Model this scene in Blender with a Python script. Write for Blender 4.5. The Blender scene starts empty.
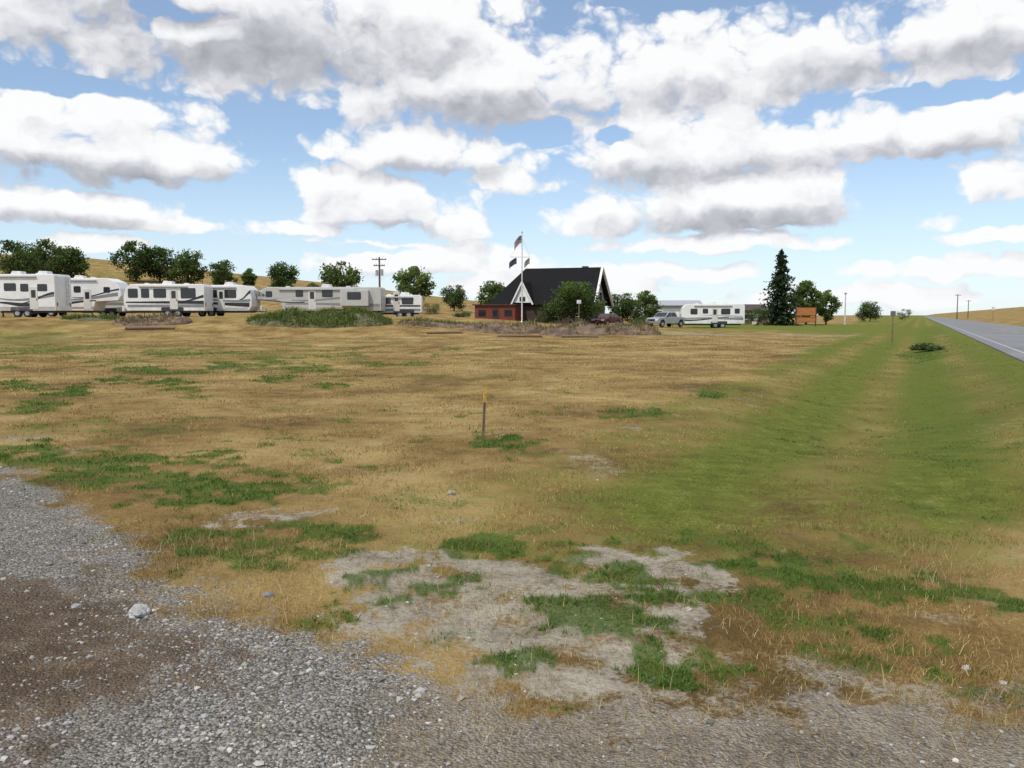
import bpy, bmesh, math, random
import numpy as np
from mathutils import Vector, Matrix
random.seed(7); rng = np.random.default_rng(7)
scene = bpy.context.scene; col = scene.collection
FPX = 850.0; PITCH = math.atan(69/850); CAMZ = 1.6
cp, sp = math.cos(PITCH), math.sin(PITCH)
R = math.radians

# ------------------------------------------------------------------ mapping
def ray(px, py):
    u = (px-512)/FPX; v = (384-py)/FPX
    return (u, cp+v*sp, -sp+v*cp)
def G(px, py, z=0.0):
    d = ray(px, py); t = (z-CAMZ)/d[2]
    return (d[0]*t, d[1]*t)
def at(px, py, Y):
    d = ray(px, py); t = Y/d[1]
    return (d[0]*t, Y, CAMZ+d[2]*t)
def XX(px, Y): return at(px, 315, Y)[0]
def ZZ(py, Y): return at(512, py, Y)[2]

# ------------------------------------------------------------------ noise
def vnoise(x, y, seed):
    ix = np.floor(x).astype(np.int64); iy = np.floor(y).astype(np.int64)
    fx = x-ix; fy = y-iy
    fx = fx*fx*(3-2*fx); fy = fy*fy*(3-2*fy)
    def h(a, b):
        k = (a*374761393 + b*668265263 + seed*974711) & 0xffffffff
        k = ((k ^ (k >> 13))*1274126177) & 0xffffffff
        return ((k ^ (k >> 16)) & 0xffff)/65535.0
    return (h(ix, iy)*(1-fx)+h(ix+1, iy)*fx)*(1-fy)+(h(ix, iy+1)*(1-fx)+h(ix+1, iy+1)*fx)*fy
def fbm(x, y, seed, octv=4):
    s = 0; a = 0.5; t = 0
    for i in range(octv):
        s = s+a*vnoise(x*(2.03**i)+i*17.3, y*(2.03**i)-i*9.1, seed+i*31); t += a; a *= 0.5
    return s/t
def S(a, b, v):
    t = np.clip((np.asarray(v, float)-a)/(b-a), 0, 1)
    return t*t*(3-2*t)

# ------------------------------------------------------------------ terrain
RW = 8.2
def road_st(x, y):
    dx = x-3.2
    return (-0.9015*dx+0.4328*y, 0.4328*dx+0.9015*y)
def road_pt(s, t): return (3.2-0.9015*s+0.4328*t, 0.4328*s+0.9015*t)
def H(x, y):
    x = np.asarray(x, float); y = np.asarray(y, float)
    r = np.hypot(x, y); s, t = road_st(x, y)
    z = (fbm(x*1.3, y*1.3, 11, 3)-.5)*0.07*np.clip(r/3, 0.2, 1)
    z = z+(fbm(x*0.12, y*0.12, 15, 3)-.5)*0.35*S(9, 30, r)
    z = z+(fbm(x*6, y*6, 12, 2)-.5)*0.02*S(30, 10, r)
    z = z+1.4*S(54, 73, y)*np.interp(x, [-60, -8, 4, 20], [1, 1, .42, 0])
    pa = 512+850*x/np.maximum(y, 1)
    ridge = np.interp(pa, [-500, 0, 90, 150, 280, 340, 430, 500, 600, 700], [26, 21, 19.5, 17.2, 12.5, 10.5, 6.5, 4, 2, 0.3])
    z = z+ridge*S(100, 300, y)*(1+0.12*(fbm(x*0.012, y*0.012, 21, 3)-.5))
    sr = -s-RW
    z = z+6.5*S(2, 50, sr)*S(60, 220, t)
    z = z-0.34*np.exp(-((s-3.6)/1.7)**2)*S(6, 15, y)
    e = np.maximum(s, -RW-s)
    w = 1-S(0.3, 2.2, e)
    return z*(1-w)+w*0.13
def Hs(x, y): return float(H(np.array([x]), np.array([y]))[0])

def ellipse(px, py, rx, ry, k=1.0):
    c = G(px, py); a = G(px, py-ry); b = G(px, py+ry)
    d = math.hypot(*c)
    wx = rx*c[1]/FPX; wy = 0.5*math.hypot(a[0]-b[0], a[1]-b[1])
    return (c[0], c[1], c[0]/d, c[1]/d, wx, wy, k)
GREEN = [ellipse(*p) for p in [
 (100,462,56,17),(25,455,55,15),(205,457,32,9),(180,488,60,16),(265,492,55,13),(70,392,28,6),(20,385,25,5),(170,383,30,5),
 (275,378,22,5),(140,368,24,3),(60,347,90,5,.7),(200,352,50,3,.7),(320,540,76,20,.9),(405,584,70,17),(485,552,62,17),(520,660,44,15),(590,612,60,18),
 (650,640,56,21),(690,672,64,19),(620,575,66,13),(660,600,40,10),(770,572,76,17),(870,586,100,20,.9),(980,592,70,18),(840,660,50,14,.85),
 (900,640,50,14,.8),(985,688,54,16),(575,708,24,8),(505,441,36,9),(625,413,30,5),(655,412,15,5),(710,393,15,5),(320,622,36,20,.8),
 (190,535,75,20,.8),(970,448,60,18,.55),(925,350,25,5,.8),(80,478,75,11,.85),(330,385,18,3),(120,380,20,4),(230,365,30,3),(395,600,24,9,.9),
 (250,560,66,18,.7),(740,600,46,14,.8),(460,585,34,9,.7),(560,560,46,9,.65),(800,620,70,16,.7),(420,500,80,12,.45),(600,500,70,12,.4),(560,630,40,10,.5),(450,640,36,10,.5),(740,680,60,14,.6),(620,700,40,10,.5),
 (140,430,60,8,.5),(300,450,60,8,.45),(720,540,70,12,.6),(540,530,50,9,.55),(380,470,50,7,.45)]]
SOIL = [ellipse(*p) for p in [
 (480,574,130,20),(390,562,66,13),(570,592,80,15),(500,632,130,30,.95),(560,672,105,32,.9),(640,560,64,13),(690,578,44,14),(260,517,60,7,.8),
 (665,622,46,17),(430,606,80,20,.9),(470,690,140,28,.95),(900,694,80,12,.8),(790,520,30,5,.5),(560,450,25,3,.6),(450,520,30,3,.5),(540,625,190,70,.58),(640,690,150,22,.8),(360,640,60,22,.6)]]
def epatch(x, y, lst, seed, rag=2.6, lo=-.15, hi=.75):
    out = np.zeros_like(x)
    for i, (cx, cy, ex, ey, wx, wy, k) in enumerate(lst):
        dx = x-cx; dy = y-cy
        a = (dx*ey-dy*ex)/wx; b = (dx*ex+dy*ey)/wy
        q = a*a+b*b
        m = q < 3.6
        if not m.any(): continue
        f = 2.0/min(wx, wy)
        v = 1-q[m]+(fbm(x[m]*f+i*3, y[m]*f, seed+i, 5)-.5)*rag
        out[m] = np.maximum(out[m], k*S(lo, hi, v))
    return out
def polydist(x, y, poly):
    inside = np.zeros(x.shape, bool); d = np.full(x.shape, 1e9)
    n = len(poly)
    for i in range(n):
        x0, y0 = poly[i]; x1, y1 = poly[(i+1) % n]
        c = ((y0 > y) != (y1 > y))
        if y1 != y0:
            c &= x < (x1-x0)*(y-y0)/(y1-y0)+x0
        inside ^= c
        L = (x1-x0)**2+(y1-y0)**2
        t = np.clip(((x-x0)*(x1-x0)+(y-y0)*(y1-y0))/L, 0, 1)
        d = np.minimum(d, np.hypot(x-x0-t*(x1-x0), y-y0-t*(y1-y0)))
    return np.where(inside, d, -d)
GRAVEL = [(-16, 19)]+[G(*p) for p in [(0,476),(60,497),(120,532),(150,564),(215,594),(270,618),(330,648),(390,672),(450,700),(560,716),(700,712),(830,708),(1024,718)]]+[(4.2,3.9),(9,-2),(9,-14),(-18,-14),(-18,8)]
DIRT = [G(*p) for p in [(-60,572),(40,568),(120,584),(185,612),(195,650),(150,690),(120,720),(112,760),(100,800)]]+[(-2.2,1.4),(-7,1),(-9,5)]
def masks(x, y):
    r = np.hypot(x, y); s, t = road_st(x, y)
    near = r < 26
    gravel = np.zeros_like(x); dirt = np.zeros_like(x); loose = np.zeros_like(x)
    xn, yn = x[near], y[near]
    wv = (fbm(xn*1.6, yn*1.6, 41, 4)-.5)*1.2+(fbm(xn*7, yn*7, 43, 3)-.5)*.7
    gravel[near] = S(-0.5, 0.5, polydist(xn, yn, GRAVEL)+wv)
    dirt[near] = S(-0.45, 0.5, polydist(xn, yn, DIRT)+wv*1.1)
    loose[near] = 1-0.97*S(-0.85, 0.1, xn-0.12*(yn-3)+wv*.6)
    green = epatch(x, y, GREEN, 100, 4.4, -.2, 1.0)
    soil = epatch(x, y, SOIL, 300, 4.0, -.4, 1.0)
    n1 = fbm(x*0.5, y*0.5, 61, 4); n2 = fbm(x*0.09, y*0.16, 66, 4)
    n3 = fbm(x*2.6, y*2.6, 67, 4)
    edge = 6.0+0.055*(y-8)
    mown = S(edge+1.4, edge-1.4, s+(n1-.5)*2.6)*S(4.2, 7.5, y+(n1-.5)*2)*(s > -0.4)
    mown = mown*(0.76+0.24*np.sin(s*3.0+(n1-.5)*1.2))
    lawn = S(0, 1, 1.6-((x-46)/24)**2-((y-104)/40)**2+(n1-.5))
    far = S(75, 130, y)*S(700, 200, y)
    flecks = S(.56, .70, fbm(x*1.0, y*0.6, 71, 5))*S(8, 14, y)*S(80, 40, y)*S(4, -6, x-0.25*y+6)*0.75
    green = np.maximum(green, flecks)
    tuft = S(.60, .73, n3)*S(.42, .58, n1)*.7*S(3.5, 6, r)*S(34, 14, r)
    green = np.maximum(green, tuft)
    green = np.maximum(green, .5*S(.45, .7, n2)*S(48, 56, y)*S(72, 62, y)*S(-8, -22, x))
    weed = green*(1-gravel*.8)
    green = np.maximum(green, .6*S(4.8, 2.4, s+(n1-.5)*2)*S(.3, 1.2, s)*S(7, 13, y)*S(160, 90, y)*(.6+.4*n1))
    olive = np.maximum(mown, lawn*.9)
    olive = np.maximum(olive, S(0.44, 0.70, n2)*S(14, 30, y)*0.4)
    olive = np.maximum(olive, 0.45*S(3.8, 5.8, y)*S(9.5, 5.5, y)*S(-4, 1, x)*S(.38, .62, n1))
    drive = S(1.2, 0.0, np.abs((y-66)-0.10*(x-20)+(n1-.5)*1.5)-1.4)*S(8, 14, x)*S(5, 9, s)*.6
    soil = np.maximum(soil, drive)
    soil = np.maximum(soil, S(.64, .78, fbm(x*1.1, y*.9, 83, 5))*.5*S(30, 12, r))
    green = green*(1-gravel*.8)
    return dict(gravel=gravel, dirt=dirt, loose=loose, green=green, weed=weed, soil=soil*(1-gravel)*(1-.7*S(6.5,4,s)*S(5,7,y)), olive=olive, far=far, r=r, s=s)

# ------------------------------------------------------------------ node helpers
class NT:
    def __init__(s, nt): s.nt = nt; s.L = nt.links.new
    def node(s, t, **k):
        n = s.nt.nodes.new(t)
        for a, b in k.items(): setattr(n, a, b)
        return n
    def put(s, sock, v):
        if isinstance(v, bpy.types.NodeSocket): s.L(v, sock)
        else:
            if isinstance(v, (tuple, list)) and len(v) == 3 and sock.type == 'RGBA': v = (*v, 1)
            sock.default_value = v
    def m(s, op, a, b=None, c=None, clamp=False):
        n = s.node('ShaderNodeMath', operation=op, use_clamp=clamp)
        s.put(n.inputs[0], a)
        if b is not None: s.put(n.inputs[1], b)
        if c is not None: s.put(n.inputs[2], c)
        return n.outputs[0]
    def mix(s, f, a, b, blend='MIX'):
        n = s.node('ShaderNodeMix', data_type='RGBA', blend_type=blend)
        s.put(n.inputs[0], f); s.put(n.inputs[6], a); s.put(n.inputs[7], b)
        return n.outputs[2]
    def noise(s, vec, scale, detail=3, rough=.55, color=False, dim='3D'):
        n = s.node('ShaderNodeTexNoise', noise_dimensions=dim)
        if vec is not None: s.L(vec, n.inputs['Vector'])
        n.inputs['Scale'].default_value = scale; n.inputs['Detail'].default_value = detail; n.inputs['Roughness'].default_value = rough
        return n.outputs[1] if color else n.outputs[0]
    def step(s, v, a, b):
        n = s.node('ShaderNodeMapRange', interpolation_type='SMOOTHSTEP')
        s.put(n.inputs[0], v); n.inputs[1].default_value = a; n.inputs[2].default_value = b
        return n.outputs[0]
    def ramp(s, f, stops):
        n = s.node('ShaderNodeValToRGB'); cr = n.color_ramp
        cr.elements[0].position = stops[0][0]; cr.elements[0].color = (*stops[0][1], 1)
        cr.elements[1].position = stops[-1][0]; cr.elements[1].color = (*stops[-1][1], 1)
        for p, c in stops[1:-1]:
            e = cr.elements.new(p); e.color = (*c, 1)
        s.put(n.inputs[0], f); return n.outputs[0]
def new_mat(name):
    m = bpy.data.materials.new(name); m.use_nodes = True
    t = NT(m.node_tree); b = m.node_tree.nodes['Principled BSDF']
    return m, t, b
def mat(name, c, rough=.6, metal=0, var=.15, scale=3.0, bump=0, stretch=(1,1,1), spec=.5, dirt=0):
    m, t, b = new_mat(name)
    tc = t.node('ShaderNodeTexCoord')
    mp = t.node('ShaderNodeMapping'); mp.inputs['Scale'].default_value = stretch
    t.L(tc.outputs['Object'], mp.inputs[0])
    n = t.noise(mp.outputs[0], scale, 4, .6)
    f = t.step(n, .3, .7)
    lo = tuple(x*(1-var) for x in c); hi = tuple(min(1, x*(1+var)) for x in c)
    cc = t.mix(f, lo, hi)
    if dirt:
        sx = t.node('ShaderNodeSeparateXYZ'); t.L(tc.outputs['Object'], sx.inputs[0])
        low = t.step(sx.outputs[2], 1.6, .4)
        g = t.m('MULTIPLY', low, t.step(t.noise(tc.outputs['Object'], 2.2, 4, .7), .35, .75))
        cc = t.mix(t.m('MULTIPLY', g, dirt), cc, (.30,.25,.19))
    t.L(cc, b.inputs['Base Color'])
    b.inputs['Roughness'].default_value = rough; b.inputs['Metallic'].default_value = metal
    b.inputs['Specular IOR Level'].default_value = spec
    if bump:
        bn = t.node('ShaderNodeBump'); bn.inputs['Strength'].default_value = bump; bn.inputs['Distance'].default_value = .03
        t.L(t.noise(mp.outputs[0], scale*4, 4, .6), bn.inputs['Height']); t.L(bn.outputs[0], b.inputs['Normal'])
    return m
def attr_mat(name, rough=.8, trans=0.0):
    m, t, b = new_mat(name)
    a = t.node('ShaderNodeAttribute', attribute_name='tint')
    c = a.outputs[0]
    t.L(c, b.inputs['Base Color']); b.inputs['Roughness'].default_value = rough
    b.inputs['Specular IOR Level'].default_value = .2
    if trans:
        tr = t.node('ShaderNodeBsdfTranslucent'); t.L(c, tr.inputs[0])
        mx = t.node('ShaderNodeMixShader'); mx.inputs[0].default_value = trans
        t.L(b.outputs[0], mx.inputs[1]); t.L(tr.outputs[0], mx.inputs[2])
        t.L(mx.outputs[0], m.node_tree.nodes['Material Output'].inputs[0])
    return m

# ------------------------------------------------------------------ object helpers
def link(o, parent=None):
    col.objects.link(o)
    if parent is not None: o.parent = parent
    return o
def np_mesh(name, V, F, m, tint=None, smooth=False, parent=None, extra=None):
    me = bpy.data.meshes.new(name)
    V = np.ascontiguousarray(V, np.float32); F = np.ascontiguousarray(F, np.int32); k = F.shape[1]
    me.vertices.add(len(V)); me.vertices.foreach_set('co', V.ravel())
    me.loops.add(F.size); me.loops.foreach_set('vertex_index', F.ravel())
    me.polygons.add(len(F)); me.polygons.foreach_set('loop_start', np.arange(0, F.size, k, dtype=np.int32))
    try: me.polygons.foreach_set('loop_total', np.full(len(F), k, np.int32))
    except Exception: pass
    me.polygons.foreach_set('use_smooth', np.full(len(F), smooth, bool))
    me.update(calc_edges=True)
    for nm, arr in ([('tint', tint)] if tint is not None else [])+(extra or []):
        a = me.color_attributes.new(nm, 'FLOAT_COLOR', 'POINT')
        c = np.ones((len(V), 4), np.float32); c[:, :3] = arr
        a.data.foreach_set('color', c.ravel())
    me.materials.append(m)
    return link(bpy.data.objects.new(name, me), parent)
class MB:
    def __init__(s): s.v = []; s.f = []
    def add(s, v, f):
        o = len(s.v); s.v += [tuple(p) for p in v]; s.f += [[i+o for i in q] for q in f]; return s
    def box(s, c, d):
        x, y, z = c; a, b, e = d[0]/2, d[1]/2, d[2]/2
        return s.add([(x-a,y-b,z-e),(x+a,y-b,z-e),(x+a,y+b,z-e),(x-a,y+b,z-e),(x-a,y-b,z+e),(x+a,y-b,z+e),(x+a,y+b,z+e),(x-a,y+b,z+e)],
              [(0,3,2,1),(4,5,6,7),(0,1,5,4),(1,2,6,5),(2,3,7,6),(3,0,4,7)])
    def prism(s, prof, y0, y1, taper=None):
        n = len(prof); v = []
        for yy in (y0, y1):
            for (x, z) in prof:
                k = taper(z) if taper else 1
                v.append((x, (yy-(y0+y1)/2)*k+(y0+y1)/2, z))
        f = [list(range(n)), list(range(2*n-1, n-1, -1))]
        for i in range(n):
            j = (i+1) % n; f.append([j, i, i+n, j+n])
        return s.add(v, f)
    def tube(s, pts, rad, n=8):
        pts = [Vector(p) for p in pts]; v = []; f = []
        for i, p in enumerate(pts):
            d = (pts[min(i+1, len(pts)-1)]-pts[max(i-1, 0)]).normalized()
            a = d.orthogonal().normalized() if abs(d.z) < .99 else Vector((1,0,0)); b = d.cross(a)
            r = rad[i] if isinstance(rad, (list, tuple)) else rad
            for k in range(n):
                t = 2*math.pi*k/n; v.append(p+(a*math.cos(t)+b*math.sin(t))*r)
        for i in range(len(pts)-1):
            for k in range(n):
                j = (k+1) % n; f.append([i*n+k, i*n+j, (i+1)*n+j, (i+1)*n+k])
        f.append(list(range(n))[::-1]); f.append([(len(pts)-1)*n+k for k in range(n)])
        return s.add(v, f)
    def slab(s, pts, th):
        P = [Vector(p) for p in pts]; nn = (P[1]-P[0]).cross(P[2]-P[0]).normalized()
        n = len(P); v = P+[p-nn*th for p in P]
        f = [list(range(n)), list(range(2*n-1, n-1, -1))]+[[(i+1) % n, i, i+n, (i+1) % n+n] for i in range(n)]
        return s.add(v, f)
    def build(s, name, m, parent=None, bevel=0, smooth=False):
        me = bpy.data.meshes.new(name); me.from_pydata(s.v, [], s.f); me.materials.append(m)
        bm = bmesh.new(); bm.from_mesh(me)
        bmesh.ops.recalc_face_normals(bm, faces=bm.faces)
        if bevel:
            ed = [e for e in bm.edges if len(e.link_faces) == 2 and e.calc_face_angle(0) > .5]
            bmesh.ops.bevel(bm, geom=ed, offset=bevel, segments=2, affect='EDGES', profile=.5)
        for f in bm.faces: f.smooth = smooth
        bm.to_mesh(me); bm.free()
        return link(bpy.data.objects.new(name, me), parent)
def tag(o, label, cat, group=None):
    o['label'] = label; o['category'] = cat
    if group: o['group'] = group
    return o
def empty(name, loc, rz, label, cat, group=None):
    o = link(bpy.data.objects.new(name, None)); o.location = loc; o.rotation_euler = (0, 0, rz)
    return tag(o, label, cat, group)

# ------------------------------------------------------------------ ground
def ground_mat():
    m, t, b = new_mat('ground_soil_and_dry_grass')
    g = t.node('ShaderNodeNewGeometry'); P = g.outputs['Position']
    a1 = t.node('ShaderNodeAttribute', attribute_name='cover'); a2 = t.node('ShaderNodeAttribute', attribute_name='cover2')
    s1 = t.node('ShaderNodeSeparateColor'); t.L(a1.outputs[0], s1.inputs[0])
    s2 = t.node('ShaderNodeSeparateColor'); t.L(a2.outputs[0], s2.inputs[0])
    gravel, green, soil = s1.outputs; olive, dirt, loose = s2.outputs
    nb = t.noise(P, .35, 5, .68, dim='2D'); nm = t.noise(P, 3.2, 5, .7, dim='2D'); nf = t.noise(P, 28, 4, .7, dim='2D')
    hi = t.m('ADD', t.m('MULTIPLY', nm, .5), t.m('MULTIPLY', nf, .5))
    dry = t.ramp(t.m('ADD', t.m('MULTIPLY', nb, .62), t.m('MULTIPLY', hi, .38)), [(.36,(.125,.08,.03)),(.45,(.235,.15,.055)),(.54,(.335,.23,.088)),(.65,(.46,.335,.145))])
    olv = t.ramp(hi, [(.32,(.068,.09,.014)),(.5,(.132,.158,.025)),(.66,(.225,.225,.046))])
    grn = t.ramp(hi, [(.32,(.028,.056,.010)),(.5,(.065,.115,.018)),(.68,(.125,.17,.036))])
    sl = t.ramp(t.m('ADD', t.m('MULTIPLY', nm, .6), t.m('MULTIPLY', nf, .4)), [(.32,(.17,.14,.102)),(.5,(.33,.285,.215)),(.66,(.48,.43,.345))])
    v = t.node('ShaderNodeTexVoronoi', voronoi_dimensions='2D'); t.L(P, v.inputs['Vector']); v.inputs['Scale'].default_value = 68
    vc = t.node('ShaderNodeSeparateColor'); t.L(v.outputs['Color'], vc.inputs[0])
    gr = t.ramp(t.m('ADD', t.m('MULTIPLY', vc.outputs[0], .6), t.m('MULTIPLY', nm, .4)), [(.15,(.135,.124,.108)),(.5,(.275,.255,.226)),(.85,(.47,.44,.395))])
    gr = t.mix(t.step(v.outputs['Distance'], .4, .8), gr, (.13,.108,.083))
    drt = t.ramp(t.m('ADD', t.m('MULTIPLY', nm, .6), t.m('MULTIPLY', nf, .4)), [(.32,(.078,.053,.036)),(.5,(.155,.112,.077)),(.68,(.27,.213,.16))])
    fine = t.mix(t.step(vc.outputs[1], .68, .9), t.ramp(hi, [(.34,(.17,.137,.096)),(.5,(.295,.245,.18)),(.66,(.42,.36,.275))]), gr)
    jit = t.m('MULTIPLY', t.m('SUBTRACT', hi, .5), 2.6)
    def mk(x, lo=.3, up=.7, k=1): return t.step(t.m('ADD', x, t.m('MULTIPLY', jit, k)), lo, up)
    c = t.mix(mk(olive, .1, .9), dry, olv)
    c = t.mix(mk(soil, .25, .85), c, sl)
    gg = t.mix(mk(loose, .3, .85, .6), fine, gr)
    gg = t.mix(mk(dirt, .2, .85), gg, drt)
    c = t.mix(mk(gravel, .25, .75), c, gg)
    c = t.mix(t.m('MULTIPLY', mk(green, .25, .9), .85), c, grn)
    t.L(c, b.inputs['Base Color']); b.inputs['Roughness'].default_value = .95; b.inputs['Specular IOR Level'].default_value = .08
    hgt = t.m('ADD', t.m('MULTIPLY', nf, .6), t.m('MULTIPLY', t.m('SUBTRACT', 1, v.outputs['Distance']), t.m('MULTIPLY', gravel, .4)))
    hgt = t.m('ADD', hgt, t.m('MULTIPLY', nm, .8))
    bn = t.node('ShaderNodeBump'); bn.inputs['Strength'].default_value = 1; bn.inputs['Distance'].default_value = .045
    t.L(hgt, bn.inputs['Height']); t.L(bn.outputs[0], b.inputs['Normal'])
    return m
na = 640
ang = np.concatenate([np.linspace(-45, 45, na), np.linspace(45, 315, 62)[1:-1]])*math.pi/180
rad = np.concatenate([[0.02, .3, .6], np.geomspace(0.9, 4000, 520)])
A, RR = np.meshgrid(ang, rad)
gx = (RR*np.sin(A)).ravel(); gy = (RR*np.cos(A)).ravel(); gz = H(gx, gy)
mk = masks(gx, gy)
nA, nR = len(ang), len(rad)
ii, jj = np.meshgrid(np.arange(nR-1), np.arange(nA), indexing='ij')
j2 = (jj+1) % nA
F = np.stack([ii*nA+jj, ii*nA+j2, (ii+1)*nA+j2, (ii+1)*nA+jj], -1).reshape(-1, 4)[:, ::-1]
ground = np_mesh('ground', np.stack([gx, gy, gz], 1), F, ground_mat(), smooth=True,
    extra=[('cover', np.stack([mk['gravel'], mk['green'], mk['soil']], 1)), ('cover2', np.stack([mk['olive'], mk['dirt'], mk['loose']], 1))])
ground['kind'] = 'structure'

# ------------------------------------------------------------------ road
def asphalt():
    m, t, b = new_mat('worn_asphalt')
    g = t.node('ShaderNodeNewGeometry'); P = g.outputs['Position']
    f = t.m('ADD', t.m('MULTIPLY', t.noise(P, .3, 4, dim='2D'), .5), t.m('MULTIPLY', t.noise(P, 40, 3, dim='2D'), .5))
    t.L(t.ramp(f, [(.35,(.15,.15,.152)),(.65,(.23,.23,.232))]), b.inputs['Base Color']); b.inputs['Roughness'].default_value = .85
    return m
ts = np.geomspace(40, 1500, 90)-60
def strip(name, s0, s1, z, m, thick=0):
    mb = MB()
    for a, b in zip(ts[:-1], ts[1:]):
        q = [(*road_pt(s1, a), z), (*road_pt(s0, a), z), (*road_pt(s0, b), z), (*road_pt(s1, b), z)]
        mb.add(q, [(0,1,2,3)])
        if thick:
            mb.add([q[1], (q[1][0],q[1][1],z-thick), (q[2][0],q[2][1],z-thick), q[2]], [(0,1,2,3)])
            mb.add([q[0], (q[0][0],q[0][1],z-thick), (q[3][0],q[3][1],z-thick), q[3]], [(3,2,1,0)])
    o = mb.build(name, m); o['kind'] = 'structure'; return o
strip('road', 0, -RW, .19, asphalt(), thick=.3)
white_line = mat('worn_white_road_paint', (.42,.42,.41), .7, var=.35, scale=6)
yellow_line = mat('worn_yellow_road_paint', (.50,.34,.06), .7, var=.3, scale=6)
strip('road_edge_marking', -.55, -.65, .197, white_line)
strip('road_edge_marking', -RW+.65, -RW+.55, .197, white_line)
mb = MB()
for k in range(45):
    a = 5+k*12
    mb.add([(*road_pt(-RW/2-.07, a), .197), (*road_pt(-RW/2-.07, a+4), .197), (*road_pt(-RW/2+.07, a+4), .197), (*road_pt(-RW/2+.07, a), .197)], [(0,1,2,3)])
o = mb.build('road_centre_marking', yellow_line); o['kind'] = 'structure'

# ------------------------------------------------------------------ blades
def blades(name, x, y, z, hgt, wid, tint, m, lean=.5, parent=None):
    n = len(x); ph = rng.uniform(0, 2*math.pi, n); la = rng.uniform(0, 2*math.pi, n)
    lm = hgt*rng.uniform(.1, 1, n)*lean*2
    wx, wy = np.cos(ph)*wid/2, np.sin(ph)*wid/2
    lx, ly = np.cos(la)*lm, np.sin(la)*lm
    zz = z-0.006
    V = np.empty((n, 5, 3), np.float32)
    V[:, 0] = np.stack([x-wx, y-wy, zz], 1); V[:, 1] = np.stack([x+wx, y+wy, zz], 1)
    V[:, 2] = np.stack([x-wx*.8+lx*.35, y-wy*.8+ly*.35, zz+hgt*.55], 1); V[:, 3] = np.stack([x+wx*.8+lx*.35, y+wy*.8+ly*.35, zz+hgt*.55], 1)
    V[:, 4] = np.stack([x+lx, y+ly, zz+hgt*np.sqrt(np.clip(1-(lm/hgt/2.6)**2, .2, 1))], 1)
    b = np.arange(n)[:, None, None]*5
    F = (np.array([[0,1,3],[0,3,2],[2,3,4]])[None]+b).reshape(-1, 3)
    o = np_mesh(name, V.reshape(-1, 3), F, m, tint=np.repeat(tint, 5, 0), parent=parent)
    o['kind'] = 'stuff'; return o
def scatter(n, r0, r1, a=41):
    r = np.exp(rng.uniform(math.log(r0), math.log(r1), n)); az = rng.uniform(-a, a, n)*math.pi/180
    return r*np.sin(az), r*np.cos(az)
grass_m = attr_mat('dry_grass_blades', .8, .25); weed_m = attr_mat('green_weed_leaves', .7, .35)
x, y = scatter(400000, 2.4, 70)
k = masks(x, y)
clump = fbm(x*2.2, y*2.2, 91, 4)
dens = (1-S(.4,.95,k['gravel'])*.95)*(1-.75*S(.3,.85,k['soil']))*(1-.4*k['green'])*(.10+.9*S(.38,.66,clump))*(k['s'] > .15)
keep = rng.uniform(0, 1, len(x)) < dens
x, y = x[keep], y[keep]; ol = k['olive'][keep]; cl = clump[keep]; r = np.hypot(x, y); n = len(x); gk = k['green'][keep]
mott = .68+.6*S(.33,.66,fbm(x*.7, y*.7, 97, 5))
pal = np.array([(.44,.31,.125),(.345,.235,.088),(.265,.162,.058),(.56,.44,.22),(.185,.118,.046)])
tint = pal[rng.choice(5, n, p=[.3,.28,.21,.11,.10])]
pal2 = np.array([(.13,.17,.026),(.18,.20,.038),(.095,.135,.020),(.31,.26,.078)])
isol = rng.uniform(0, 1, n) < np.maximum(ol, gk*.9)*1.0+.05
tint = np.where(isol[:, None], pal2[rng.choice(4, n, p=[.34,.29,.22,.15])], tint)*(rng.uniform(.8, 1.2, n)*mott)[:, None]
hg = rng.uniform(.014, .05, n)*(.6+.8*cl)*np.where(r > 20, 1.2, 1)*np.where(rng.uniform(0,1,n) < .012, 1.8, 1)*(1-.5*ol)
blades('dry_grass', x, y, H(x, y), hg, np.maximum(.0026, .00055*r)*rng.uniform(.7,1.3,n), tint, grass_m, .65)
x, y = scatter(700000, 2.4, 45)
k = masks(x, y)
brk = fbm(x*5, y*5, 95, 3)
keep = rng.uniform(0, 1, len(x)) < S(.2, 1.0, k['weed'])*(.10+.9*S(.42,.62,brk))*(k['s'] > .15)
x, y = x[keep], y[keep]; r = np.hypot(x, y); n = len(x); gk = k['weed'][keep]
pal = np.array([(.072,.145,.018),(.105,.19,.028),(.05,.105,.015),(.15,.225,.045),(.21,.19,.065)])
tint = pal[rng.choice(5, n, p=[.3,.30,.15,.17,.08])]*rng.uniform(.75, 1.25, n)[:, None]
blades('green_weeds', x, y, H(x, y), rng.uniform(.012,.058,n)*np.clip(.75+.02*r,.8,1.2)*(.4+.7*gk), np.maximum(.0045,.0009*r)*rng.uniform(.7,1.4,n), tint, weed_m, .9)
pts = []
for (px, py, s, nn) in [(945,578,.18,200),(925,560,.18,90),(200,556,.3,180),(240,600,.25,130),(180,545,.2,110),(930,715,.25,60),(330,570,.3,100),(905,720,.2,40),(470,600,.3,70),(600,640,.4,80),(760,720,.5,90),(560,715,.4,70)]:
    c = G(px, py); pts.append(np.stack([rng.normal(c[0], s, nn), rng.normal(c[1], s, nn)], 1))
pts = np.concatenate(pts); n = len(pts)
blades('straw_grass', pts[:,0], pts[:,1], H(pts[:,0], pts[:,1]), rng.uniform(.03,.10,n), rng.uniform(.003,.005,n), np.array([(.46,.36,.18)])*rng.uniform(.6,1.2,n)[:,None], grass_m, .55)

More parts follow.
